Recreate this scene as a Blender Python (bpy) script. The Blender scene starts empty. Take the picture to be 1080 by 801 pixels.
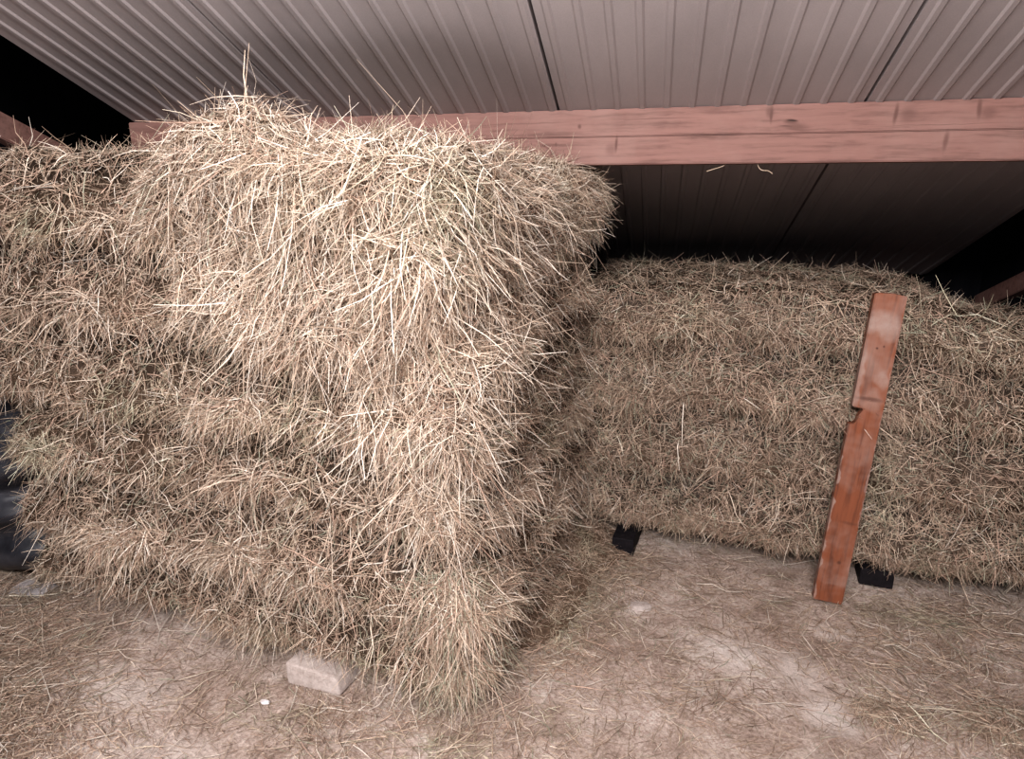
import bpy, bmesh, math, random
import numpy as np
from mathutils import Vector, Matrix, Euler
rng = np.random.default_rng(11)
random.seed(5)
col = bpy.context.scene.collection
sc = bpy.context.scene

# ------------------------------------------------------------------ helpers
def tag(o, label=None, cat=None, group=None, kind=None):
    if label: o['label'] = label
    if cat: o['category'] = cat
    if group: o['group'] = group
    if kind: o['kind'] = kind
    return o

def nz(v):
    return v / np.maximum(np.linalg.norm(v, axis=-1, keepdims=True), 1e-9)

def vnoise(P, scale, seed=0):
    """value noise in [-1,1] at points P, feature size = scale"""
    Q = P / scale + 137.3
    I = np.floor(Q).astype(np.int64); F = Q - I; F = F * F * (3 - 2 * F)
    def h(i, j, k):
        n = (i * 73856093) ^ (j * 19349663) ^ (k * 83492791) ^ (seed * 2654435)
        n = (n ^ (n >> 13)) * 1274126177 & 0x7fffffff
        n = (n ^ (n >> 11)) * 668265263 & 0x7fffffff
        return ((n >> 7) & 0xffff) / 32767.5 - 1
    r = 0
    for a in (0, 1):
        for b in (0, 1):
            for c in (0, 1):
                w = (F[:, 0] if a else 1 - F[:, 0]) * (F[:, 1] if b else 1 - F[:, 1]) * (F[:, 2] if c else 1 - F[:, 2])
                r = r + w * h(I[:, 0] + a, I[:, 1] + b, I[:, 2] + c)
    return r

def sstep(a, b, x):
    t = np.clip((x - a) / (b - a), 0, 1)
    return t * t * (3 - 2 * t)

def quad_mesh(name, V, Q, C, mat, smooth=None):
    me = bpy.data.meshes.new(name)
    n, m = len(V), len(Q)
    me.vertices.add(n); me.vertices.foreach_set('co', V.astype(np.float32).ravel())
    me.loops.add(m * 4); me.loops.foreach_set('vertex_index', Q.astype(np.int32).ravel())
    me.polygons.add(m)
    me.polygons.foreach_set('loop_start', np.arange(0, m * 4, 4, dtype=np.int32))
    if smooth is not None:
        me.polygons.foreach_set('use_smooth', smooth)
    me.update(calc_edges=True)
    if C is not None:
        ca = me.color_attributes.new('tint', 'FLOAT_COLOR', 'POINT')
        ca.data.foreach_set('color', np.concatenate([C, np.ones((n, 1))], 1).astype(np.float32).ravel())
    me.materials.append(mat)
    return me

def link(name, me, parent=None):
    o = bpy.data.objects.new(name, me); col.objects.link(o)
    if parent: o.parent = parent
    return o

# ------------------------------------------------------------------ materials
class NT:
    def __init__(s, name, rough=.8, spec=.3):
        s.m = bpy.data.materials.new(name); s.m.use_nodes = True
        s.t = s.m.node_tree; s.b = s.t.nodes['Principled BSDF']
        s.b.inputs['Roughness'].default_value = rough
        s.b.inputs['Specular IOR Level'].default_value = spec
        s.co = s.t.nodes.new('ShaderNodeTexCoord').outputs['Object']
    def n(s, k, **kw):
        nd = s.t.nodes.new(k)
        for a, v in kw.items(): setattr(nd, a, v)
        return nd
    def l(s, a, b): s.t.links.new(a, b)
    def mapping(s, scale, loc=(0, 0, 0), src=None):
        nd = s.n('ShaderNodeMapping'); nd.inputs['Scale'].default_value = scale; nd.inputs['Location'].default_value = loc
        s.l(src or s.co, nd.inputs['Vector']); return nd.outputs[0]
    def noise(s, vec, scale, detail=4, rough=.6, dist=0):
        nd = s.n('ShaderNodeTexNoise'); nd.inputs['Scale'].default_value = scale; nd.inputs['Detail'].default_value = detail
        nd.inputs['Roughness'].default_value = rough; nd.inputs['Distortion'].default_value = dist
        s.l(vec, nd.inputs['Vector']); return nd.outputs['Fac']
    def ramp(s, f, stops):
        nd = s.n('ShaderNodeValToRGB'); e = nd.color_ramp.elements
        while len(e) < len(stops): e.new(.5)
        for i, (p, c) in enumerate(stops):
            e[i].position = p; e[i].color = (*c, 1) if len(c) == 3 else c
        s.l(f, nd.inputs[0]); return nd.outputs[0]
    def mix(s, f, a, b, mode='MIX'):
        nd = s.n('ShaderNodeMix', data_type='RGBA', blend_type=mode)
        for i, v in ((0, f), (6, a), (7, b)):
            if isinstance(v, (int, float)): nd.inputs[i].default_value = v
            elif isinstance(v, tuple): nd.inputs[i].default_value = (*v, 1)
            else: s.l(v, nd.inputs[i])
        return nd.outputs[2]
    def math(s, op, a, b=None, c=None):
        nd = s.n('ShaderNodeMath', operation=op)
        for i, v in enumerate((a, b, c)):
            if v is None: continue
            if isinstance(v, (int, float)): nd.inputs[i].default_value = v
            else: s.l(v, nd.inputs[i])
        return nd.outputs[0]
    def blob(s, vec, c, r, soft=.5):
        """elliptical spot mask: 1 inside, 0 outside, at c with radii r in object space"""
        mp = s.mapping(tuple(1 / k for k in r), tuple(-a / k for a, k in zip(c, r)), vec)
        ln = s.n('ShaderNodeVectorMath', operation='LENGTH'); s.l(mp, ln.inputs[0])
        mr = s.n('ShaderNodeMapRange', interpolation_type='SMOOTHSTEP')
        mr.inputs['From Min'].default_value = 1; mr.inputs['From Max'].default_value = soft
        s.l(ln.outputs['Value'], mr.inputs['Value']); return mr.outputs[0]
    def warp(s, amt, scale):
        nd = s.n('ShaderNodeTexNoise'); nd.inputs['Scale'].default_value = scale; s.l(s.co, nd.inputs['Vector'])
        sb = s.n('ShaderNodeVectorMath', operation='MULTIPLY_ADD')
        s.l(nd.outputs['Color'], sb.inputs[0]); sb.inputs[1].default_value = (amt,) * 3
        ad = s.n('ShaderNodeVectorMath', operation='SUBTRACT'); s.l(s.co, ad.inputs[0]); ad.inputs[1].default_value = (amt / 2,) * 3
        s.l(ad.outputs[0], sb.inputs[2]); return sb.outputs[0]
    def color(s, c):
        if isinstance(c, tuple): s.b.inputs['Base Color'].default_value = (*c, 1)
        else: s.l(c, s.b.inputs['Base Color'])
    def bump(s, h, d, strength=1):
        nd = s.n('ShaderNodeBump'); nd.inputs['Distance'].default_value = d; nd.inputs['Strength'].default_value = strength
        s.l(h, nd.inputs['Height']); s.l(nd.outputs[0], s.b.inputs['Normal'])

def hay_material():
    k = NT('dry_hay', .62, .25)
    at = k.n('ShaderNodeAttribute', attribute_name='tint')
    f = k.noise(k.co, 90, 2)
    c = k.mix(1.0, at.outputs['Color'], k.ramp(f, [(.3, (.72, .72, .72)), (.7, (1.2, 1.2, 1.2))]), 'MULTIPLY')
    k.color(c)
    tr = k.n('ShaderNodeBsdfTranslucent'); k.l(c, tr.inputs['Color'])
    ms = k.n('ShaderNodeMixShader'); ms.inputs[0].default_value = .12
    out = k.t.nodes['Material Output']
    k.l(k.b.outputs[0], ms.inputs[1]); k.l(tr.outputs[0], ms.inputs[2]); k.l(ms.outputs[0], out.inputs['Surface'])
    return k.m
HAY = hay_material()

def wood_material(name, base, dark, pale, spots=(), cracks=(), pale_spots=(), axis=0, rough=.6, palemix=.5, grain=1.0):
    k = NT(name, rough, .3)
    sc_ = [14 * grain] * 3; sc_[axis] = .9
    w = k.warp(.015, 9)
    g = k.noise(k.mapping(tuple(sc_), src=w), 3.2, 6, .65)
    c = k.ramp(g, [(.28, dark), (.5, base), (.75, tuple(min(1, a * 1.18) for a in base))])
    p = k.noise(k.co, 3.5, 4, .65)
    c = k.mix(k.math('MULTIPLY', k.ramp(p, [(.45, (0, 0, 0)), (.72, (1, 1, 1))]), palemix), c, pale)
    w2 = k.warp(.055, 16)
    pn = k.ramp(k.noise(k.co, 30, 5, .7), [(.35, (.6, .6, .6)), (.6, (1, 1, 1))])
    for cen, r, a in pale_spots:
        c = k.mix(k.math('MULTIPLY', k.math('MULTIPLY', k.blob(w2, cen, r, .5), a), pn), c, pale)
    for cen, r, a in spots:
        c = k.mix(k.math('MULTIPLY', k.blob(w, cen, r, .2), a), c, dark)
    for cen, r, a in cracks:
        c = k.mix(k.math('MULTIPLY', k.blob(w, cen, r, .3), a), c, (.02, .01, .008))
    k.color(c); k.bump(g, .002, .6)
    return k.m

# ------------------------------------------------------------------ hay strands
PAL = np.array([[.65, .51, .40], [.54, .41, .31], [.78, .655, .54], [.43, .31, .235], [.27, .19, .14], [.42, .41, .31], [.52, .36, .28], [.90, .80, .70]])
def pal_cols(P, w, seed=0, green=0.0):
    """one colour per strand: palette pick with slow drift from place to place"""
    w = np.array(w, float); w = w / w.sum()
    c = PAL[rng.choice(len(PAL), len(P), p=w)]
    c = c * .95 + c.mean(1, keepdims=True) * .05
    t = vnoise(P, .22, seed + 3) * .13 + vnoise(P, .07, seed + 5) * .12
    c = c * (1 + t)[:, None] * rng.uniform(.68, 1.18, (len(P), 1))
    g = np.clip(vnoise(P, .2, seed + 9) * 1.5 - .5 + green, 0, 1)[:, None] * .55
    lum = c.mean(1, keepdims=True)
    return c * (1 - g) + g * lum * np.array([.96, 1.04, .72])

def ribbons(root, d, nrm, L, w, bend, C, segs=3, taper=.35):
    """flat curved stalks; returns verts, quads, colours"""
    N = len(root)
    s = np.linspace(0, 1, segs + 1)
    side = nz(np.cross(d, nrm + rng.normal(0, .5, (N, 3))))
    V = np.empty((N, segs + 1, 2, 3))
    kink = rng.normal(0, .035, (N, segs + 1, 3)) * L[:, None, None]; kink[:, 0] = 0
    for i, t in enumerate(s):
        p = root + d * (L * t)[:, None] + bend * (L * t * t)[:, None] + kink[:, i]
        ww = (w * .5 * (1 - (1 - taper) * abs(2 * t - .8) / 1.2))[:, None]
        V[:, i, 0] = p - side * ww; V[:, i, 1] = p + side * ww
    V = V.reshape(-1, 3)
    b = (np.arange(N) * (segs + 1) * 2)[:, None] + (np.arange(segs) * 2)[None, :]
    b = b.reshape(-1)
    Q = np.stack([b, b + 1, b + 3, b + 2], 1)
    CC = np.repeat(C, (segs + 1) * 2, axis=0)
    return V, Q, CC

def join(parts):
    Vs, Qs, Cs = [], [], []; off = 0
    for V, Q, C in parts:
        Vs.append(V); Qs.append(Q + off); Cs.append(C); off += len(V)
    return np.concatenate(Vs), np.concatenate(Qs), np.concatenate(Cs)

def rbox(L, D, H, r, step):
    """rounded box surface grid, x 0..L, y 0..D, z 0..H: points, normals, quads"""
    half = np.array([L, D, H]) / 2
    keys = {}; P = []; Q = []
    n = [max(2, int(round(2 * h / step))) for h in half]
    def vid(i, j, k):
        t = (i, j, k)
        if t not in keys:
            keys[t] = len(P); P.append(t)
        return keys[t]
    def face(ax, side):
        a, b = [(1, 2), (2, 0), (0, 1)][ax]
        for i in range(n[a]):
            for j in range(n[b]):
                q = []
                for di, dj in ((0, 0), (1, 0), (1, 1), (0, 1)):
                    t = [0, 0, 0]; t[ax] = n[ax] * side; t[a] = i + di; t[b] = j + dj
                    q.append(vid(*t))
                Q.append(q if side else q[::-1])
    for ax in range(3):
        face(ax, 0); face(ax, 1)
    P = np.array(P) / np.array(n) * 2 - 1
    P = P * half
    inner = np.clip(P, -(half - r), half - r)
    d = P - inner
    N = nz(d)
    flat = np.linalg.norm(d, axis=1) < 1e-6
    N[flat] = 0
    P2 = inner + N * r
    return P2 + half, N, np.array(Q)

def face_stats(V, Q):
    a, b, c, d = (V[Q[:, i]] for i in range(4))
    n = np.cross(c - a, d - b) * .5
    A = np.linalg.norm(n, axis=1)
    return A, n / np.maximum(A, 1e-9)[:, None], (a + b + c + d) / 4

def sample(V, Q, weight, n):
    p = weight / weight.sum()
    f = rng.choice(len(Q), n, p=p)
    u, v = rng.random(n)[:, None], rng.random(n)[:, None]
    a, b, c, d = (V[Q[f, i]] for i in range(4))
    return a * (1 - u) * (1 - v) + b * u * (1 - v) + c * u * v + d * (1 - u) * v, f

DOWN = np.array([0, 0, -1.0])
def fuzz(V, Q, wfun, n, Lr, wr, palw, droop=.5, out=(-.05, .45), seed=0, clump=14, cj=.02, vertical=0.0, horiz=None, hw=0., green=0.0,
         sag=.35, jit=.45, zmin=None):
    """strands over the faces of a body; wfun(centres, normals) weighs the density"""
    A, N, Cn = face_stats(V, Q)
    w = A * wfun(Cn, N)
    nc = max(1, n // clump)
    sp, sf = sample(V, Q, w, nc)
    sn = N[sf]
    idx = rng.integers(0, nc, n)
    own = rng.random(n) < .35
    ip, jf = sample(V, Q, w, n)
    root = np.where(own[:, None], ip, sp[idx])
    nn = np.where(own[:, None], N[jf], sn[idx])
    # tangent direction of the clump
    cd = rng.normal(0, 1, (nc, 3)) + DOWN * vertical * 2
    if horiz is not None:
        sgn = np.where(rng.random(nc) < .5, -1, 1)[:, None]
        cd = cd + np.array(horiz) * sgn * hw * 2
    fld = np.stack([vnoise(sp, .12, seed + k) for k in (21, 22, 23)], 1) * 1.6
    cd = nz(cd + fld)
    d = cd[idx] + rng.normal(0, jit, (n, 3))
    d[own] = nz(rng.normal(0, 1, (own.sum(), 3)) + DOWN * vertical)
    d = nz(d - nn * (d * nn).sum(1, keepdims=True))
    root = root + np.where(own[:, None], 0, 1) * rng.normal(0, cj, (n, 3)) * (1 - abs(nn) * .8)
    o = rng.uniform(out[0], out[1], n) + np.where(rng.random(n) < .05, rng.uniform(.2, .8, n), 0)
    d = nz(d + DOWN * droop * rng.uniform(0, 1, (n, 1)) * .6 + nn * o[:, None])
    L = rng.uniform(*Lr, n) * rng.uniform(.6, 1.15, n)
    root = root - nn * .005 - d * (L * rng.uniform(.15, .6, n))[:, None] * .6
    wd = rng.uniform(*wr, n)
    bend = rng.normal(0, .16, (n, 3)) + DOWN * sag * rng.uniform(0, 1, (n, 1)) - nn * rng.uniform(-.12, .12, (n, 1))
    C = pal_cols(root, palw, seed, green)
    if zmin is not None:
        lowest = np.minimum(root[:, 2], (root + d * L[:, None] + bend * L[:, None])[:, 2])
        ok = lowest > zmin + rng.exponential(.012, n) - .012
        root, d, nn, L, wd, bend, C = (a[ok] for a in (root, d, nn, L, wd, bend, C))
    return ribbons(root, d, nn, L, wd, bend, C)

def displace(P, N, disp):
    return P + N * disp[:, None]

W_STD = [4.2, 5, 2.2, 5, 3.6, 1.4, 3.4, .6]
W_DULL = [3.6, 5, 1.2, 5.5, 4.2, 2.6, 2.8, .35]
W_PALE = [5.5, 3.4, 5.2, 2.6, 1.9, .5, 2.4, 3.4]

def band_t(P, pitch, seed, phase):
    z = P[:, 2] + phase + vnoise(P * [1, 1, .4], .38, seed) * .06 + vnoise(P * [1, 1, .3], .1, seed + 1) * .012
    return (z / pitch) % 1.0

def bale_body(L, D, H, pitch, amp, seed, phase=0., undercut=.8, r=.07, step=.022, lump=.03):
    P, N, Q = rbox(L, D, H, r, step)
    side = 1 - abs(N[:, 2])
    t = band_t(P, pitch, seed, phase)
    # each band carries a lip low down that drops back sharply beneath, over the band below
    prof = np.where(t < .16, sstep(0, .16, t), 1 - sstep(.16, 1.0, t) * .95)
    rag = .65 + .6 * vnoise(P * [1, 1, .5], .22, seed + 7)
    d = amp * (prof - .5) * np.clip(rag, .1, 1.3) * side
    d = d + vnoise(P, .26, seed + 2) * lump + vnoise(P, .11, seed + 4) * .024 + vnoise(P, .05, seed + 5) * .014
    V = displace(P, N, d)
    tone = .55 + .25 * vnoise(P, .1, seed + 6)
    C = np.array([[.16, .105, .072]]) * (tone * (0.3 + .7 * np.clip(prof, 0, 1)))[:, None]  # gap shade put into the body colour, darkest in the recesses
    return V, Q, C, P

def frame_obj(o, origin, rz):
    o.location = origin; o.rotation_euler = (0, 0, rz)

# ------------------------------------------------------------------ left stack (two big bales) ; local x along the front towards the right corner
LEN_L, DEP_L = 1.84, 1.27
RZ_L = math.radians(-8.35)
ORG_L = Vector((-2.355, 1.945, 0))            # front left bottom corner
def left_bale(name, z0, h, seed, label, n, phase, ext=.0):
    V, Q, C, P = bale_body(LEN_L + ext, DEP_L, h, .277, .15, seed, phase)
    V[:, 2] += z0; V[:, 0] -= ext
    def w(c, nn):
        vis = (nn[:, 1] < .3) * 1.0 + (nn[:, 0] > .2) * 1.0 + (nn[:, 2] > .5) * (.9 if z0 > .5 else .0)
        vis = np.where((nn[:, 0] < -.5), .35, vis)
        vis = np.where((nn[:, 2] < -.6) & (c[:, 1] > .12) & (c[:, 0] < LEN_L - .12), 0, vis)
        return np.clip(vis, 0, 1) * (.95 + .15 * vnoise(c, .15, seed))
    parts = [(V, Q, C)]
    parts.append(fuzz(V, Q, w, n, (.045, .11), (.0018, .0038), W_STD, seed=seed, horiz=(1, 0, 0), hw=.25, vertical=.15, clump=9, zmin=z0 - .025))
    parts.append(fuzz(V, Q, w, n // 9, (.10, .19), (.002, .0042), W_PALE, seed=seed + 40, horiz=(1, 0, 0), hw=.2, out=(.0, .5), clump=5, cj=.03, vertical=.1, zmin=z0 - .04))
    def wlip(c, nn):
        tt = band_t(c - [0, 0, z0], .277, seed, phase)
        return ((tt > .08) & (tt < .38)) * (abs(nn[:, 2]) < .85) * np.clip(.25 + 1.1 * vnoise(c, .28, seed + 13), 0, 1) * ((nn[:, 1] < -.2) | (nn[:, 0] > .4))
    parts.append(fuzz(V, Q, wlip, 11000, (.06, .15), (.002, .004), W_PALE, seed=seed + 80, horiz=(1, 0, 0), hw=.5, out=(.1, .6), clump=20, cj=.02, jit=.4, sag=.5, zmin=z0 - .04))
    if z0 < .5:   # greenish tuft hanging to the floor at the corner
        def wtuft(c, nn): return np.exp(-((c[:, 0] - LEN_L + .02) / .10) ** 2 - ((c[:, 1] - .0) / .16) ** 2) * (c[:, 2] < .52) * (nn[:, 2] > -.7)
        parts.append(fuzz(V, Q, wtuft, 3800, (.08, .20), (.002, .004), [5, 4, 3, 3, 1.5, 5, 2, 1.6], seed=88, vertical=1.3, droop=1.0, out=(-.1, .22), clump=9, cj=.03, green=.35, zmin=.012))
    # fringe hanging from the lower edge
    def wl(c, nn): return ((c[:, 2] < z0 + .12) & ((c[:, 1] < .12) | (c[:, 0] > LEN_L - .12)) & (nn[:, 2] < .3)) * 1.0
    parts.append(fuzz(V, Q, wl, n // 16, (.03, .09), (.0018, .0034), W_STD, seed=seed + 60, vertical=.7, droop=.8, sag=.3, zmin=z0 - .035))
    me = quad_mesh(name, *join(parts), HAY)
    o = link(name, me); frame_obj(o, ORG_L, RZ_L)
    return tag(o, label, 'hay bale')

left_bale('hay_bale', .105, .75, 3, 'lower hay bale of the tall left stack, near the floor on a pale stone block', 98000, .045, .07)
left_bale('hay_bale', .845, .885, 17, 'large rectangular hay bale on top of the left stack, half covered by loose straw', 98000, -.03, .12)

# ------------------------------------------------------------------ loose straw heaped over the corner of the stack
def loose_heap():
    z0, h = .50, 1.20
    P, N, Q = rbox(LEN_L + .04, DEP_L + .05, h, .10, .022)
    P = P + [-.01, -.03, z0]
    x, y, z = P.T
    u = LEN_L - x                                     # distance from the corner
    top = sstep(.3, .9, N[:, 2]); front = sstep(.3, .9, -N[:, 1]); right = sstep(.3, .9, N[:, 0])
    uj = u + vnoise(P, .18, 90) * .10
    # on top: a mound with its crest about .8 m from the corner
    crest = np.exp(-((u - .72) / .21) ** 2) * .11 + np.exp(-((u - .40) / .36) ** 2) * .045 + .03
    mt = crest * sstep(1.22, .90, u) * (.75 + .25 * np.exp(-((y - .15) / .5) ** 2))
    # down the front: thick near the top, ending in a ragged edge
    lo = np.interp(u, [-.05, .12, .22, .35, .55, .8, .95, 1.1, 1.6], [.62, .66, .80, 1.10, 1.12, 1.20, 1.42, 1.7, 1.9]) + vnoise(P, .12, 91) * .05
    mf = sstep(-.04, .12, z - lo) * (.055 + .05 * sstep(1.1, 1.6, z)) * sstep(1.25, .95, uj)
    # down the side: a roll overhanging at the top
    lo2 = np.interp(y, [0, .25, .5, .8, 1.3], [.62, .85, 1.15, 1.35, 1.42]) + vnoise(P, .12, 92) * .05
    mr = sstep(-.04, .12, z - lo2) * (.035 + .015 * sstep(1.38, 1.58, z))
    d = top * mt + (1 - top) * np.maximum(front * mf, right * mr)
    edge = (N[:, 2] > .15) & (N[:, 2] < .95)
    d = np.maximum(d, np.where(edge, .8 * np.minimum(mt + .02, np.maximum(mf, mr) + .04), 0)) if False else d + np.where(edge, 1, 0) * .35 * np.minimum(mt, .1)
    roll = np.exp(-((z - 1.60 - vnoise(P, .3, 97) * .03) / .055) ** 2) * (front + .2 * right) * sstep(.60, .35, u)
    roll2 = np.exp(-((z - 1.22 - vnoise(P, .2, 98) * .04) / .05) ** 2) * front * sstep(.15, .3, u) * sstep(.8, .6, u)
    roll3 = np.exp(-((z - .98 - vnoise(P, .2, 99) * .04) / .05) ** 2) * front * sstep(.5, .3, u)
    d = d + (.075 * roll + .05 * roll2 + .03 * roll3) * sstep(.0, .03, d)
    mask = d.copy()
    d = d + (vnoise(P, .2, 93) * .035 + vnoise(P, .09, 94) * .035 + vnoise(P, .04, 95) * .014) * sstep(0, .04, mask) - .035
    V = displace(P, N, d)
    V[:, 2] += 0
    tone = .7 + .3 * vnoise(P, .08, 96)
    C = np.array([[.17, .115, .08]]) * tone[:, None]
    fm = mask[Q].mean(1)
    keep = fm > .012
    # body: only where the straw lies (closed below by the bales)
    Qk = Q[keep]; used = np.unique(Qk); mp = -np.ones(len(V), int); mp[used] = np.arange(len(used))
    Vb, Qb, Cb = V[used], mp[Qk], C[used]
    parts = [(Vb, Qb, Cb)]
    mk = {}
    def w(c, nn): return sstep(.0, .05, fm[keep]) * np.where(nn[:, 1] > .5, .3, 1.0)
    parts.append(fuzz(Vb, Qb, w, 70000, (.045, .13), (.0018, .0038), W_PALE, seed=70, vertical=.2, out=(-.02, .5), jit=.6))
    def wf(c, nn): return sstep(.0, .05, fm[keep]) * ((nn[:, 1] < -.3) | (nn[:, 0] > .4)) * (.3 + np.exp(-((LEN_L - c[:, 0] - .3) / .35) ** 2) * (c[:, 1] < .3))
    parts.append(fuzz(Vb, Qb, wf, 9000, (.11, .26), (.002, .0046), [6, 3, 6, 1, .4, .3, 1.5, 4], seed=75, vertical=.8, droop=.9, out=(-.05, .3), sag=.25, clump=6, cj=.035, jit=.5))
    # stalks standing up from the mound
    def wt(c, nn): return sstep(.0, .05, fm[keep]) * (nn[:, 2] > .5)
    parts.append(fuzz(Vb, Qb, wt, 1500, (.06, .15), (.0018, .0034), W_PALE, seed=77, out=(.1, 1.3), sag=.1, clump=3))
    # tuft sticking out at the far upper corner of the side
    def wtuft(c, nn): return np.exp(-((c[:, 1] - 1.15) / .14) ** 2 - ((c[:, 2] - 1.60) / .08) ** 2) * (c[:, 0] > LEN_L - .3)
    V1, Q1, C1 = fuzz(Vb, Qb, wtuft, 900, (.06, .14), (.0018, .0036), W_STD, seed=79, out=(.5, 1.0), sag=.8, clump=40, cj=.025, jit=.25, horiz=(1, 0, 0), hw=.1)
    parts.append((V1, Q1, C1))
    me = quad_mesh('loose_straw', *join(parts), HAY)
    o = link('loose_straw', me); frame_obj(o, ORG_L, RZ_L)
    return tag(o, 'pale loose straw heaped on the left hay stack and hanging down over its front corner', 'loose straw', kind='stuff')
loose_heap()

# ------------------------------------------------------------------ right bale
RZ_R = math.radians(-7.3)
ORG_R = Vector((-.40, 2.955, 0))
def right_bale():
    L, D, h, z0, seed = 2.20, 1.12, 1.11, .125, 31
    V, Q, C, P = bale_body(L, D, h, .30, .115, seed, .02, lump=.025)
    # the right half has lost its bands and sags: soft swelling
    V[:, 2] += z0
    V[:, 2] -= sstep(1.30, 1.80, P[:, 0]) * .10 * sstep(.6, 1.1, P[:, 2]) + sstep(1.3, 1.8, P[:, 0]) * .06 * sstep(.6, 1.1, P[:, 2]) * sstep(.0, .5, P[:, 1])
    def w(c, nn):
        vis = (nn[:, 1] < .2) * 1.0 + (nn[:, 2] > .4) * 1.0
        vis = np.where(nn[:, 0] < -.5, .3, vis)
        vis = np.where((nn[:, 2] < -.6) & (c[:, 1] > .12), 0, vis)
        return np.clip(vis, 0, 1) * np.where(c[:, 0] > 2.0, .6, 1) * (.95 + .15 * vnoise(c, .15, seed))
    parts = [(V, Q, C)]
    parts.append(fuzz(V, Q, w, 135000, (.04, .11), (.0018, .0038), W_DULL, seed=seed, horiz=(1, 0, 0), hw=.15, clump=8, vertical=.1, green=.05, zmin=z0 - .03))
    parts.append(fuzz(V, Q, w, 8000, (.10, .19), (.002, .0042), W_STD, seed=seed + 40, out=(.0, .45), clump=5, cj=.03, green=.05, zmin=z0 - .04))
    def wlip(c, nn):
        tt = band_t(c - [0, 0, z0], .30, seed, .02)
        return ((tt > .08) & (tt < .38)) * (abs(nn[:, 2]) < .85) * np.clip(.25 + 1.1 * vnoise(c, .28, seed + 13), 0, 1) * ((nn[:, 1] < -.2) | (nn[:, 0] > .4))
    parts.append(fuzz(V, Q, wlip, 9000, (.06, .15), (.002, .004), W_STD, seed=seed + 80, horiz=(1, 0, 0), hw=.5, out=(.1, .6), clump=20, cj=.02, jit=.4, sag=.5, green=.1, zmin=z0 - .04))
    def wl(c, nn): return ((c[:, 2] < z0 + .22) & (c[:, 1] < .12) & (nn[:, 2] < .3)) * (1.0 + 1.5 * (c[:, 2] < z0 + .08))
    parts.append(fuzz(V, Q, wl, 6000, (.04, .11), (.0018, .0034), W_STD, seed=seed + 60, vertical=.8, droop=.9, sag=.2, zmin=z0 - .04))
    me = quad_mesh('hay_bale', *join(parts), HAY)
    o = link('hay_bale', me); frame_obj(o, ORG_R, RZ_R)
    tag(o, 'long low greenish brown hay bale at right with the red plank leaning against it', 'hay bale')
right_bale()

# ------------------------------------------------------------------ supports under the bales
def solid(name, verts, faces, mat, bevel=.004, seg=2, sub=0, parent=None, smooth=False):
    bm = bmesh.new()
    vs = [bm.verts.new(v) for v in verts]
    for f in faces: bm.faces.new([vs[i] for i in f])
    bmesh.ops.recalc_face_normals(bm, faces=bm.faces)
    if bevel: bmesh.ops.bevel(bm, geom=list(bm.edges), offset=bevel, segments=seg, profile=.6, affect='EDGES')
    me = bpy.data.meshes.new(name); bm.to_mesh(me); bm.free()
    me.materials.append(mat)
    if smooth:
        for p in me.polygons: p.use_smooth = True
    return link(name, me, parent)
BF = [(0, 1, 2, 3), (4, 5, 6, 7), (0, 1, 5, 4), (1, 2, 6, 5), (2, 3, 7, 6), (3, 0, 4, 7)]
def box_verts(x0, x1, y0, y1, z0, z1):
    return [(x0, y0, z0), (x1, y0, z0), (x1, y1, z0), (x0, y1, z0), (x0, y0, z1), (x1, y0, z1), (x1, y1, z1), (x0, y1, z1)]

k = NT('pale_stone', .85, .2)
g = k.noise(k.co, 22, 6, .7); g2 = k.noise(k.co, 160, 2)
k.color(k.mix(.25, k.ramp(g, [(.3, (.34, .27, .24)), (.6, (.56, .48, .45)), (.8, (.64, .57, .54))]), k.ramp(g2, [(.3, (.3, .25, .22)), (.7, (.66, .6, .57))])))
k.bump(g, .006, .8); STONE = k.m
k = NT('black_rubber', .75, .25)
g = k.noise(k.co, 40, 4); k.color(k.ramp(g, [(.3, (.006, .005, .007)), (.75, (.018, .014, .017))])); k.bump(g, .003); BLACK = k.m

# pale block, chipped corners
v = [(-.105, -.05, 0), (.10, -.035, 0), (.11, .24, 0), (-.10, .24, 0),
     (-.112, -.045, .082), (.085, -.03, .062), (.10, .24, .075), (-.105, .24, .075)]
o = solid('stone_block', v, BF, STONE, .012, 3)
o.location = (-1.055, 1.728, 0); o.rotation_euler = (0, 0, math.radians(-9))
tag(o, 'pale chipped stone block wedged under the front edge of the left hay stack', 'stone block')
def runner(loc, rz, L, w, h, label):
    o = solid('support_beam', box_verts(-w / 2, w / 2, 0, L, 0, h), BF, BLACK, .005)
    o.location = loc; o.rotation_euler = (0, 0, rz)
    tag(o, label, 'support block')
runner((-.105, 2.80, 0), RZ_R, 1.0, .10, .085, 'black square support block poking out under the left end of the right bale')
runner((.965, 2.775, 0), RZ_R, 1.0, .13, .078, 'black support block in the gap beside the foot of the leaning red plank')
runner((-2.02, 2.08, 0), RZ_L, 1.0, .10, .07, 'black support under the left end of the tall hay stack')

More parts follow.
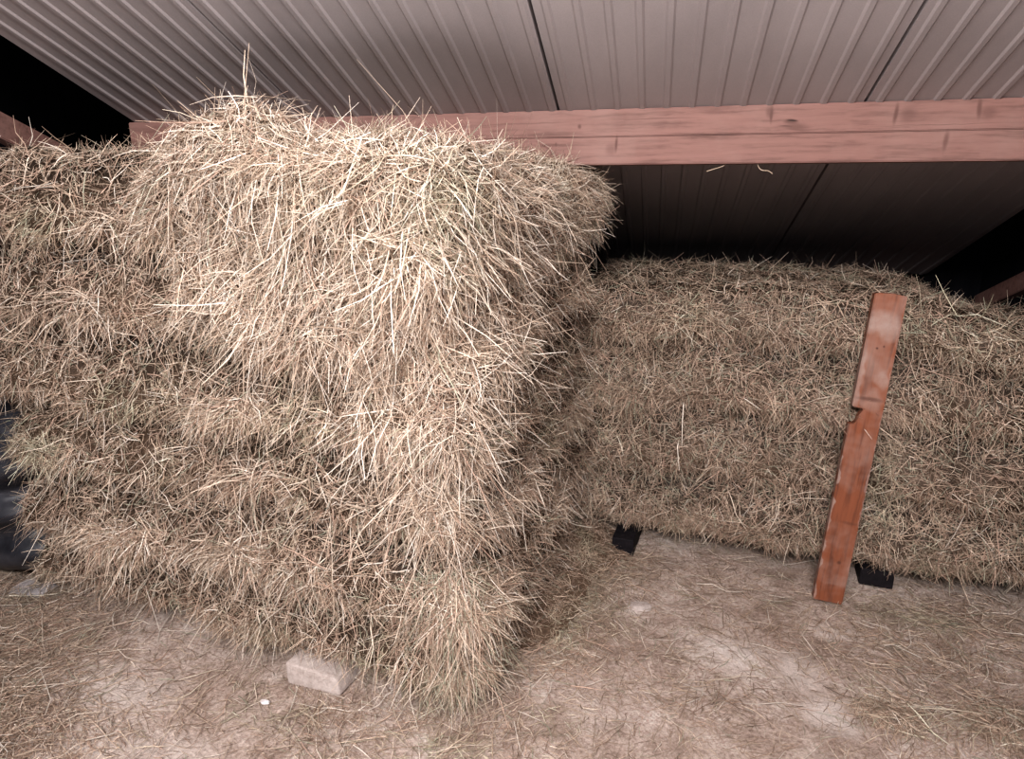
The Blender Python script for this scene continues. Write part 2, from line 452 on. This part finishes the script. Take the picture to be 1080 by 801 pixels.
# ------------------------------------------------------------------ plank
# local: x width, z length, y thickness (front at y=0)
pb = Vector((.738, 2.602, 0)); pt = Vector((.832, 2.695, 1.248))
Lp = (pt - pb).length
PW = .055
PLANK = wood_material('red_stained_plank', (.225, .078, .040), (.075, .03, .022), (.38, .285, .25),
    spots=[((-.012, 0, Lp - .20), (.007, .1, .007), .9), ((.012, 0, Lp - .19), (.006, .1, .006), .8), ((.01, 0, .18), (.012, .1, .012), .7),
           ((0, 0, Lp - .40), (.07, .1, .012), .6), ((0, 0, .72), (.006, .1, .09), .5), ((.02, 0, .35), (.05, .1, .01), .4)],
    pale_spots=[((-.01, 0, Lp - .105), (.085, .1, .05), .7), ((.02, 0, Lp - .135), (.05, .1, .06), .5), ((.026, 0, Lp - .315), (.034, .1, .050), .6), ((-.05, 0, Lp - .33), (.02, .1, .16), .6),
                ((-.058, 0, .4), (.008, .1, .7), .8), ((.057, 0, .6), (.006, .1, .7), .45), ((.0, 0, .85), (.05, .1, .05), .35), ((.02, 0, .10), (.08, .1, .03), .25)],
    axis=2, rough=.5, palemix=.6)
def plank():
    t = .042; w = PW
    zc = .79
    # outline with a wedge-shaped notch in the left edge
    out = [(-w, 0), (w, 0), (w, Lp), (w * .1, Lp + .006), (-w, Lp + .002), (-w, zc + .030), (-w + .042, zc + .026), (-w + .036, zc + .012), (-w + .030, zc + .002), (-w + .026, zc - .022), (-w + .020, zc - .036), (-w, zc - .040)]
    n = len(out)
    bm = bmesh.new()
    f = [bm.verts.new((x, 0, z)) for x, z in out]; b = [bm.verts.new((x, t, z)) for x, z in out]
    bm.faces.new(f); bm.faces.new(b[::-1])
    for i in range(n): bm.faces.new((f[i], b[i], b[(i + 1) % n], f[(i + 1) % n]))
    bmesh.ops.recalc_face_normals(bm, faces=bm.faces)
    bmesh.ops.triangulate(bm, faces=[q for q in bm.faces if len(q.verts) > 4])
    es = [e for e in bm.edges if len(e.link_faces) == 2 and e.calc_face_angle(0) > .7]
    bmesh.ops.bevel(bm, geom=es, offset=.003, segments=2, affect='EDGES')
    me = bpy.data.meshes.new('wooden_plank'); bm.to_mesh(me); bm.free(); me.materials.append(PLANK)
    o = link('wooden_plank', me)
    Z = (pt - pb).normalized(); X0 = Vector((1, -.06, 0)).normalized()
    X = (X0 - Z * X0.dot(Z)).normalized(); Y = Z.cross(X)
    o.matrix_world = Matrix((( X.x, Y.x, Z.x, pb.x), (X.y, Y.y, Z.y, pb.y), (X.z, Y.z, Z.z, .006), (0, 0, 0, 1)))
    tag(o, 'red stained wooden plank with a notched edge leaning against the right hay bale', 'plank')
plank()

# ------------------------------------------------------------------ roof
SL = math.tan(math.radians(21.5))
def roof_z(y): return 1.93 - SL * (y - 2.7)
k = NT('roof_steel', .42, .4)
g = k.noise(k.mapping((1, .15, 1)), 5, 4); g2 = k.noise(k.co, 300, 2)
k.color(k.mix(.12, k.ramp(g, [(.3, (.40, .36, .365)), (.7, (.48, .435, .44))]), k.ramp(g2, [(.35, (.25, .2, .2)), (.65, (.6, .54, .53))])))
k.b.inputs['Roughness'].default_value = .5; k.b.inputs['Metallic'].default_value = 0.0
STEEL = k.m
def roof_panel(x0, x1, y0=-1.7, y1=4.72, nr=12, origin=None, label=''):
    xs = [(x0 + .005, .020), (x0 + .0055, 0)]
    pitch = 1.085 / nr
    for i in range(nr):
        c = origin + pitch * (i + .5)
        if c - .02 < x0 or c + .02 > x1: continue
        xs += [(c - .0145, 0), (c - .0075, -.0068), (c + .0075, -.0068), (c + .0145, 0)]
    xs += [(x1 - .0055, 0), (x1 - .005, .020)]
    ny = 24
    bm = bmesh.new(); rows = []
    for j in range(ny + 1):
        y = y0 + (y1 - y0) * j / ny
        rows.append([bm.verts.new((x, y, roof_z(y) + dz)) for x, dz in xs])
    for j in range(ny):
        for i in range(len(xs) - 1):
            bm.faces.new((rows[j][i], rows[j + 1][i], rows[j + 1][i + 1], rows[j][i + 1]))
    # upper skin, so the panel has thickness
    tr = [[bm.verts.new((x, y, roof_z(y) + .06)) for x in (x0 + .005, x1 - .005)] for y in (y0, y1)]
    bm.faces.new((tr[0][0], tr[0][1], tr[1][1], tr[1][0]))
    for i in (0, -1):
        bm.faces.new((rows[0][i], rows[-1][i], tr[1][i], tr[0][i]))
    me = bpy.data.meshes.new('ceiling'); bm.to_mesh(me); bm.free(); me.materials.append(STEEL)
    o = link('ceiling', me)
    tag(o, label, 'roof panel', kind='structure')
S = [-2.575, -1.49, -.425, .66, 1.745]
roof_panel(-2.335, S[1], origin=S[0], nr=12, label='ribbed grey steel roof panel at the left end beside the dark gap')
roof_panel(S[1], S[2], origin=S[1], label='ribbed grey steel roof panel above the straw mound')
roof_panel(S[2], S[3], origin=S[2], label='ribbed grey steel roof panel between the two dark seams above the bare timber')
roof_panel(S[3], 1.645, origin=S[3], label='ribbed grey steel roof panel at the right end above the plank')

BWOOD = wood_material('pink_brown_timber', (.25, .135, .115), (.13, .066, .055), (.32, .205, .18),
    spots=[((x, 2.7, z), (rx, .2, rz), a) for x, z, rx, rz, a in [
        (.42, 1.866, .035, .012, .9), (.44, 1.85, .06, .02, .6), (.35, 1.89, .008, .04, .9), (.345, 1.90, .02, .03, .6),
        (.76, 1.885, .010, .05, .9), (.80, 1.88, .04, .04, .5), (.93, 1.79, .012, .05, .7), (1.02, 1.895, .012, .05, .8), (1.05, 1.88, .04, .03, .5),
        (-.20, 1.80, .008, .04, .9), (-.22, 1.78, .03, .03, .4), (-.43, 1.80, .006, .012, .9), (-.53, 1.80, .006, .010, .8), (-.34, 1.865, .01, .012, .9), (-.58, 1.88, .3, .004, .5),
        (-.70, 1.78, .01, .03, .7), (.12, 1.82, .05, .004, .6), (1.2, 1.86, .012, .04, .6), (-.05, 1.885, .2, .003, .6)]],
    cracks=[((.425, 2.7, 1.869), (.026, .2, .004), .9), ((.40, 2.7, 1.85), (.03, .2, .0015), .8), ((.9, 2.7, 1.845), (.3, .2, .0012), .5)],
    axis=0, rough=.65, palemix=.45)
def beam(x0, x1, y0, y1, z0, z1, label):
    """two laminations, glue line between them"""
    zm = z0 + (z1 - z0) * .50
    bm = bmesh.new()
    for za, zb, off in ((z0, zm - .0008, 0), (zm + .0008, z1, .003)):
        vs = [bm.verts.new(p) for p in box_verts(x0, x1, y0 + off, y1, za, zb)]
        for f in BF: bm.faces.new([vs[i] for i in f])
    bmesh.ops.recalc_face_normals(bm, faces=bm.faces)
    bmesh.ops.bevel(bm, geom=list(bm.edges), offset=.0035, segments=2, affect='EDGES')
    me = bpy.data.meshes.new('timber_beam'); bm.to_mesh(me); bm.free(); me.materials.append(BWOOD)
    o = link('timber_beam', me); tag(o, label, 'beam', kind='structure')
    return o
beam(-2.36, 1.93, 2.70, 2.80, 1.724, 1.925, 'long pinkish brown timber roof beam with knots crossing behind the hay mound')
beam(-2.33, 1.64, 4.48, 4.58, .88, 1.02, 'dark timber purlin low at the back under the eave')
def rafter(x, w, drop, label):
    bm = bmesh.new()
    y0, y1 = .2, 4.7
    vs = []
    for y in (y0, y1):
        for dz in (-drop - .11, -drop):
            for xx in (x, x + w): vs.append(bm.verts.new((xx, y, roof_z(y) + dz)))
    for f in ((0, 1, 3, 2), (4, 5, 7, 6), (0, 1, 5, 4), (2, 3, 7, 6), (0, 2, 6, 4), (1, 3, 7, 5)): bm.faces.new([vs[i] for i in f])
    bmesh.ops.recalc_face_normals(bm, faces=bm.faces)
    bmesh.ops.bevel(bm, geom=list(bm.edges), offset=.004, segments=2, affect='EDGES')
    me = bpy.data.meshes.new('rafter'); bm.to_mesh(me); bm.free(); me.materials.append(BWOOD)
    o = link('rafter', me); tag(o, label, 'rafter', kind='structure')
rafter(-2.66, .06, .15, 'sloping reddish timber rail on the dark wall at the far left')
rafter(1.93, .06, .13, 'sloping reddish timber rail on the dark wall at the far right')

# ------------------------------------------------------------------ shell
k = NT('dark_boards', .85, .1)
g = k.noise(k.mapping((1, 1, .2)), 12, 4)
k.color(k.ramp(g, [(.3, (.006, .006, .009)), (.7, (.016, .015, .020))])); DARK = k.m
def wall(name, x0, x1, y0, y1, z0, z1, label):
    o = solid(name, box_verts(x0, x1, y0, y1, z0, z1), BF, DARK, 0)
    tag(o, label, 'wall', kind='structure')
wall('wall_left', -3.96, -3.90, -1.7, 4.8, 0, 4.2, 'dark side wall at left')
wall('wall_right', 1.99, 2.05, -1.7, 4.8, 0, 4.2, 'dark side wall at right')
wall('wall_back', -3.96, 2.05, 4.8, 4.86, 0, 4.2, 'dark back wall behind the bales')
wall('blackout_cover_1', -3.96, 2.05, .6, 4.8, 4.0, 4.06, 'added dark upper covering that keeps the gaps beyond the roof panels black')  # added cover, blocks the sky so the view past the roof edges stays black

# ------------------------------------------------------------------ floor
def floor():
    nx, ny = 230, 230
    X, Y = np.meshgrid(np.linspace(-4.0, 2.4, nx), np.linspace(-1.8, 4.9, ny))
    P = np.stack([X.ravel(), Y.ravel(), 0 * X.ravel()], 1)
    z = vnoise(P, .5, 201) * .006 + vnoise(P, .13, 202) * .0035 + vnoise(P, .05, 203) * .0015
    P[:, 2] = z - .006
    i = (np.arange(ny - 1)[:, None] * nx + np.arange(nx - 1)[None, :]).ravel()
    Q = np.stack([i, i + 1, i + nx + 1, i + nx], 1)
    k = NT('trodden_earth_floor', .9, .15)
    w = k.warp(.12, 4)
    a = k.noise(w, 2.6, 8, .68); b = k.noise(w, 11, 6, .7); c = k.noise(k.co, 85, 6, .75)
    e = k.noise(k.mapping((3, 1, 1)), 9, 5, .7, 1.0)
    c1 = k.ramp(a, [(.33, (.27, .205, .17)), (.47, (.43, .35, .31)), (.56, (.60, .52, .485)), (.68, (.74, .67, .64))])
    c2 = k.ramp(b, [(.3, (.20, .145, .115)), (.5, (.46, .37, .33)), (.7, (.70, .62, .585))])
    cc = k.mix(.45, c1, c2)
    cc = k.mix(.75, cc, k.ramp(c, [(.32, (.22, .17, .14)), (.5, (.52, .50, .48)), (.66, (.74, .72, .70))]), 'OVERLAY')
    for cen, r, al in [((-.02, 2.41, 0), (.05, .05, .3), .8), ((.62, 1.95, 0), (.14, .12, .3), .55), ((.33, 2.2, 0), (.18, .13, .3), .45), ((-1.75, 1.55, 0), (.35, .16, .3), .4), ((.72, 2.42, 0), (.14, .07, .3), .55), ((-1.35, 1.35, 0), (.3, .12, .3), .3), ((.55, 2.15, 0), (.1, .16, .3), .4)]:
        cc = k.mix(k.math('MULTIPLY', k.blob(w, cen, r, .2), al), cc, (.84, .76, .72))
    k.color(cc)
    k.bump(k.math('ADD', k.math('MULTIPLY', b, .6), c), .010, .7)
    me = quad_mesh('floor', P, Q, None, k.m, np.ones(len(Q), bool))
    tag(link('floor', me), 'trodden pinkish brown earth floor', 'floor', kind='structure')
floor()

def litter(n, dens, Lr, wr, pal, name, label, seed, lift=.012, box=(-3.2, 1.9, .9, 3.1)):
    P = np.stack([rng.uniform(box[0], box[1], n * 6), rng.uniform(box[2], box[3], n * 6), np.zeros(n * 6)], 1)
    d = dens(P)
    P = P[rng.random(len(P)) < d / d.max()][:n]
    n = len(P)
    hh = np.clip(dens(P) / 1.0, 0, 1.6)
    P[:, 2] = rng.uniform(.0, 1, n) * (.004 + lift * hh)
    ang = vnoise(P, .25, seed) * 2.4 + rng.normal(0, .8, n)
    dd = np.stack([np.cos(ang), np.sin(ang), rng.normal(0, .10, n)], 1)
    L = rng.uniform(*Lr, n)
    nn = np.tile([0, 0, 1.0], (n, 1))
    bend = rng.normal(0, .2, (n, 3)) * [1, 1, .25]
    C = pal_cols(P, pal, seed) * .92
    V, Q, CC = ribbons(P - dd * L[:, None] * .5, nz(dd), nn, L, rng.uniform(*wr, n), bend, C)
    V[:, 2] = np.maximum(V[:, 2], .0015)
    me = quad_mesh(name, V, Q, CC, HAY)
    return tag(link(name, me), label, 'hay litter', kind='stuff')

def gau(P, x, y, rx, ry, a=1.0, rot=0.0):
    c, s = math.cos(rot), math.sin(rot)
    dx, dy = P[:, 0] - x, P[:, 1] - y
    return a * np.exp(-((dx * c + dy * s) / rx) ** 2 - ((-dx * s + dy * c) / ry) ** 2)
def dens(P):
    d = .10 + .22 * np.clip(vnoise(P, .22, 301) + .15, 0, 1) + .2 * np.clip(vnoise(P, .09, 302), 0, 1)
    d = d + gau(P, -2.35, 1.5, .38, .38, 1.9) + gau(P, -1.95, 1.2, .28, .22, 1.7) + gau(P, -2.7, 2.0, .3, .2, .9)
    d = d + gau(P, -.32, 2.45, .20, .42, 1.3) + gau(P, -.25, 2.75, .28, .12, 1.0) + gau(P, -.5, 1.65, .3, .15, .5) + gau(P, -.95, 1.55, .22, .1, .4)
    d = d + gau(P, 1.05, 2.35, .30, .18, .75) + gau(P, 1.2, 2.6, .4, .1, .7) + gau(P, 1.15, 2.0, .12, .12, .9) + gau(P, .93, 2.05, .2, .3, .3)
    d = d + gau(P, .80, 2.0, .10, .08, .9) + gau(P, .22, 1.93, .22, .1, .45) + gau(P, .5, 2.35, .2, .1, .25) + gau(P, .1, 2.6, .5, .1, .3)
    return d
litter(44000, dens, (.02, .075), (.0014, .0030), [5, 5, 2.4, 4, 4, 1, 4, .8], 'hay_litter', 'short stalks and chaff trodden into the earth floor', 311)
litter(6000, dens, (.06, .20), (.0018, .0036), [6, 4, 4, 2, 1, 1, 2, 2.5], 'straw_litter', 'long pale stalks scattered over the earth floor', 317, lift=.02)

def tuft(name, x, y, r, n, label, seed, h=.05, pal=W_STD):
    a = rng.uniform(0, 2 * math.pi, n); q = np.sqrt(rng.random(n)) * r
    P = np.stack([x + np.cos(a) * q, y + np.sin(a) * q * .8, rng.random(n) * h * (1 - q / r * .8)], 1)
    t = rng.uniform(0, 2 * math.pi, n)
    d = nz(np.stack([np.cos(t), np.sin(t), rng.uniform(-.1, .35, n)], 1))
    L = rng.uniform(.04, .13, n)
    V, Q, C = ribbons(P - d * L[:, None] * .4, d, np.tile([0, 0, 1.], (n, 1)), L, rng.uniform(.0014, .003, n), rng.normal(0, .25, (n, 3)) * [1, 1, .3] + [0, 0, -.25], pal_cols(P, pal, seed))
    V[:, 2] = np.maximum(V[:, 2], .0015)
    V -= [x, y, 0]
    o = link(name, quad_mesh(name, V, Q, C, HAY)); o.location = (x, y, 0)
    tag(o, label, 'hay tuft')
tuft('hay_tuft', .79, 1.99, .10, 330, 'small round tuft of hay on bare floor in front of the plank', 401)
tuft('hay_tuft', 1.13, 2.02, .12, 420, 'dark greenish tuft of hay on the floor in the lower right corner', 403, pal=W_DULL)

# low drift of hay along the foot of the stack's side
def drift():
    nx, ny = 40, 70
    X, Y = np.meshgrid(np.linspace(-.52, .02, nx), np.linspace(1.75, 3.0, ny))
    P = np.stack([X.ravel(), Y.ravel(), 0 * X.ravel()], 1)
    hgt = np.exp(-((P[:, 0] + .42 - (P[:, 1] - 2.3) * .12) / .20) ** 2) * sstep(1.75, 2.3, P[:, 1]) * .075 + gau(P, -.25, 2.78, .2, .14, .05)
    P[:, 2] = hgt * (1 + .4 * vnoise(P, .1, 501)) + vnoise(P, .04, 502) * .006 - .012
    i = (np.arange(ny - 1)[:, None] * nx + np.arange(nx - 1)[None, :]).ravel()
    Q = np.stack([i, i + 1, i + nx + 1, i + nx], 1)
    C = np.tile([.15, .10, .07], (len(P), 1))
    hq = hgt[Q].mean(1)
    def w(c, nn): return np.clip(hq * 14, 0, 1) ** 1.3
    kq = hq > .035
    parts = [(P, Q[kq], C), fuzz(P, Q, w, 12000, (.04, .10), (.0014, .003), [3, 5, 1.2, 5, 4, 1, 4, .3], seed=505, out=(-.05, .2), sag=.1, droop=.0)]
    tag(link('hay_drift', quad_mesh('hay_drift', *join(parts), HAY)), 'low brown drift of fallen hay in the corner between the left stack and the right bale', 'hay pile', kind='stuff')
drift()

# ------------------------------------------------------------------ small things
k = NT('black_film', .42, .4)
g = k.noise(k.co, 9, 4); k.color(k.ramp(g, [(.3, (.012, .012, .016)), (.7, (.05, .05, .06))])); k.bump(k.noise(k.mapping((1, 1, 3)), 5, 2), .02, .5); FILM = k.m
def wrapped():
    P, N, Q = rbox(.9, .95, .74, .20, .03)
    s = 1 - abs(N[:, 2])
    d = .035 * np.sin(P[:, 2] * 26 + vnoise(P, .3, 601) * 3) * s + vnoise(P, .15, 602) * .03
    V = displace(P, N, d)
    me = quad_mesh('wrapped_bale', V, Q, None, FILM, np.ones(len(Q), bool))
    o = link('wrapped_bale', me); o.location = (-3.29, 2.02, .03); o.rotation_euler = (0, 0, math.radians(-8))
    tag(o, 'black plastic wrapped bale in the shadow behind the left end of the hay stack', 'wrapped bale')
wrapped()
k = NT('clear_film', .25, .5); k.color((.62, .58, .60)); k.b.inputs['Alpha'].default_value = .45; CLEAR = k.m
def scrap():
    n = 16
    X, Y = np.meshgrid(np.linspace(-.09, .09, n), np.linspace(-.05, .05, n))
    P = np.stack([X.ravel(), Y.ravel(), 0 * X.ravel()], 1)
    P[:, 2] = .014 + vnoise(P, .04, 611) * .012
    P[:, :2] *= (1 + .25 * vnoise(P, .05, 612))[:, None]
    i = (np.arange(n - 1)[:, None] * n + np.arange(n - 1)[None, :]).ravel()
    o = link('plastic_scrap', quad_mesh('plastic_scrap', P, np.stack([i, i + 1, i + n + 1, i + n], 1), None, CLEAR, np.ones((n - 1) ** 2, bool)))
    o.location = (-2.50, 1.96, 0); tag(o, 'crumpled scrap of clear plastic film on the floor at the left end of the stack', 'plastic scrap')
scrap()
def pebble(name, loc, r, mat, label, cat, seed):
    bm = bmesh.new(); bmesh.ops.create_icosphere(bm, subdivisions=3, radius=1)
    for v_ in bm.verts:
        p = np.array([v_.co[:]]); f = 1 + .28 * float(vnoise(p, .7, seed)[0])
        v_.co = Vector((v_.co.x * r[0] * f, v_.co.y * r[1] * f, v_.co.z * r[2] * f))
    me = bpy.data.meshes.new(name); bm.to_mesh(me); bm.free(); me.materials.append(mat)
    o = link(name, me); o.location = loc; tag(o, label, cat)
pebble('flat_stone', (-.01, 2.41, 0), (.05, .035, .010), STONE, 'flat pale stone showing through the floor in front of the black block', 'stone', 621)
k = NT('white_chip', .6, .3); k.color(k.ramp(k.noise(k.co, 60), [(.3, (.7, .66, .68)), (.7, (.9, .87, .88))])); WHITE = k.m
pebble('white_chip', (-1.19, 1.60, .004), (.016, .009, .006), WHITE, 'tiny white chip lying on the floor in front of the pale stone block', 'chip', 622)

def straw(name, pts, w, label, c=(.75, .6, .45)):
    cu = bpy.data.curves.new(name, 'CURVE'); cu.dimensions = '3D'; cu.bevel_depth = w; cu.bevel_resolution = 1
    sp = cu.splines.new('BEZIER'); sp.bezier_points.add(len(pts) - 1)
    for b_, p in zip(sp.bezier_points, pts):
        b_.co = p; b_.handle_left_type = b_.handle_right_type = 'AUTO'
    m = NT(name + '_stalk', .6); m.color(m.ramp(m.noise(m.co, 50), [(.3, tuple(x * .8 for x in c)), (.7, c)])); cu.materials.append(m.m)
    tmp = link(name + '_path', cu); me = bpy.data.meshes.new_from_object(tmp.evaluated_get(bpy.context.evaluated_depsgraph_get()))
    bpy.data.objects.remove(tmp); bpy.data.curves.remove(cu)
    if not me.materials: me.materials.append(m.m)
    o = link(name, me); tag(o, label, 'straw')
straw('hanging_straw', [(.215, 2.735, 1.727), (.20, 2.72, 1.716), (.165, 2.70, 1.704), (.14, 2.69, 1.696)], .0014, 'short pale stalk hanging straight under the timber beam')
straw('hanging_straw', [(.325, 2.735, 1.727), (.325, 2.71, 1.712), (.335, 2.70, 1.700), (.36, 2.70, 1.696), (.375, 2.70, 1.686)], .0012, 'curled pale stalk dangling from the underside of the beam')

# ------------------------------------------------------------------ camera and light
cam = bpy.data.cameras.new('camera'); cam.sensor_width = 36; cam.lens = 36 * 700 / 1080; cam.clip_start = .05
co = link('camera', cam); co.location = (0, 0, 1.6)
co.rotation_euler = Euler((math.radians(90 - 15.3), 0, math.radians(12.65)), 'XYZ')
sc.camera = co
def area(name, loc, target, sx, sy, e, c):
    l = bpy.data.lights.new(name, 'AREA'); l.shape = 'RECTANGLE'; l.size = sx; l.size_y = sy; l.energy = e; l.color = c
    o = link(name, l); o.location = loc
    o.rotation_euler = (Vector(target) - Vector(loc)).to_track_quat('-Z', 'Y').to_euler()
area('doorway_daylight', (-.2, -1.3, 3.0), (-.4, 2.4, .8), 1.4, .45, 222, (1, .965, .955))
sp = bpy.data.lights.new('ceiling_fill_spot', 'SPOT'); sp.energy = 185; sp.spot_size = math.radians(110); sp.spot_blend = .35; sp.shadow_soft_size = .4; sp.color = (1, .95, .94)  # added fill spot, cone aimed up to brighten only the front ceiling
so = link('ceiling_fill_spot', sp); so.location = (-.2, -.5, .8)
so.rotation_euler = Vector((0, math.cos(math.radians(74)), math.sin(math.radians(74)))).to_track_quat('-Z', 'Y').to_euler()
wd = bpy.data.worlds.new('world'); sc.world = wd; wd.use_nodes = True
bg = wd.node_tree.nodes['Background']; bg.inputs[0].default_value = (.86, .9, 1, 1); bg.inputs[1].default_value = .22
sc.view_settings.view_transform = 'Standard'
sc.view_settings.look = 'Medium High Contrast'
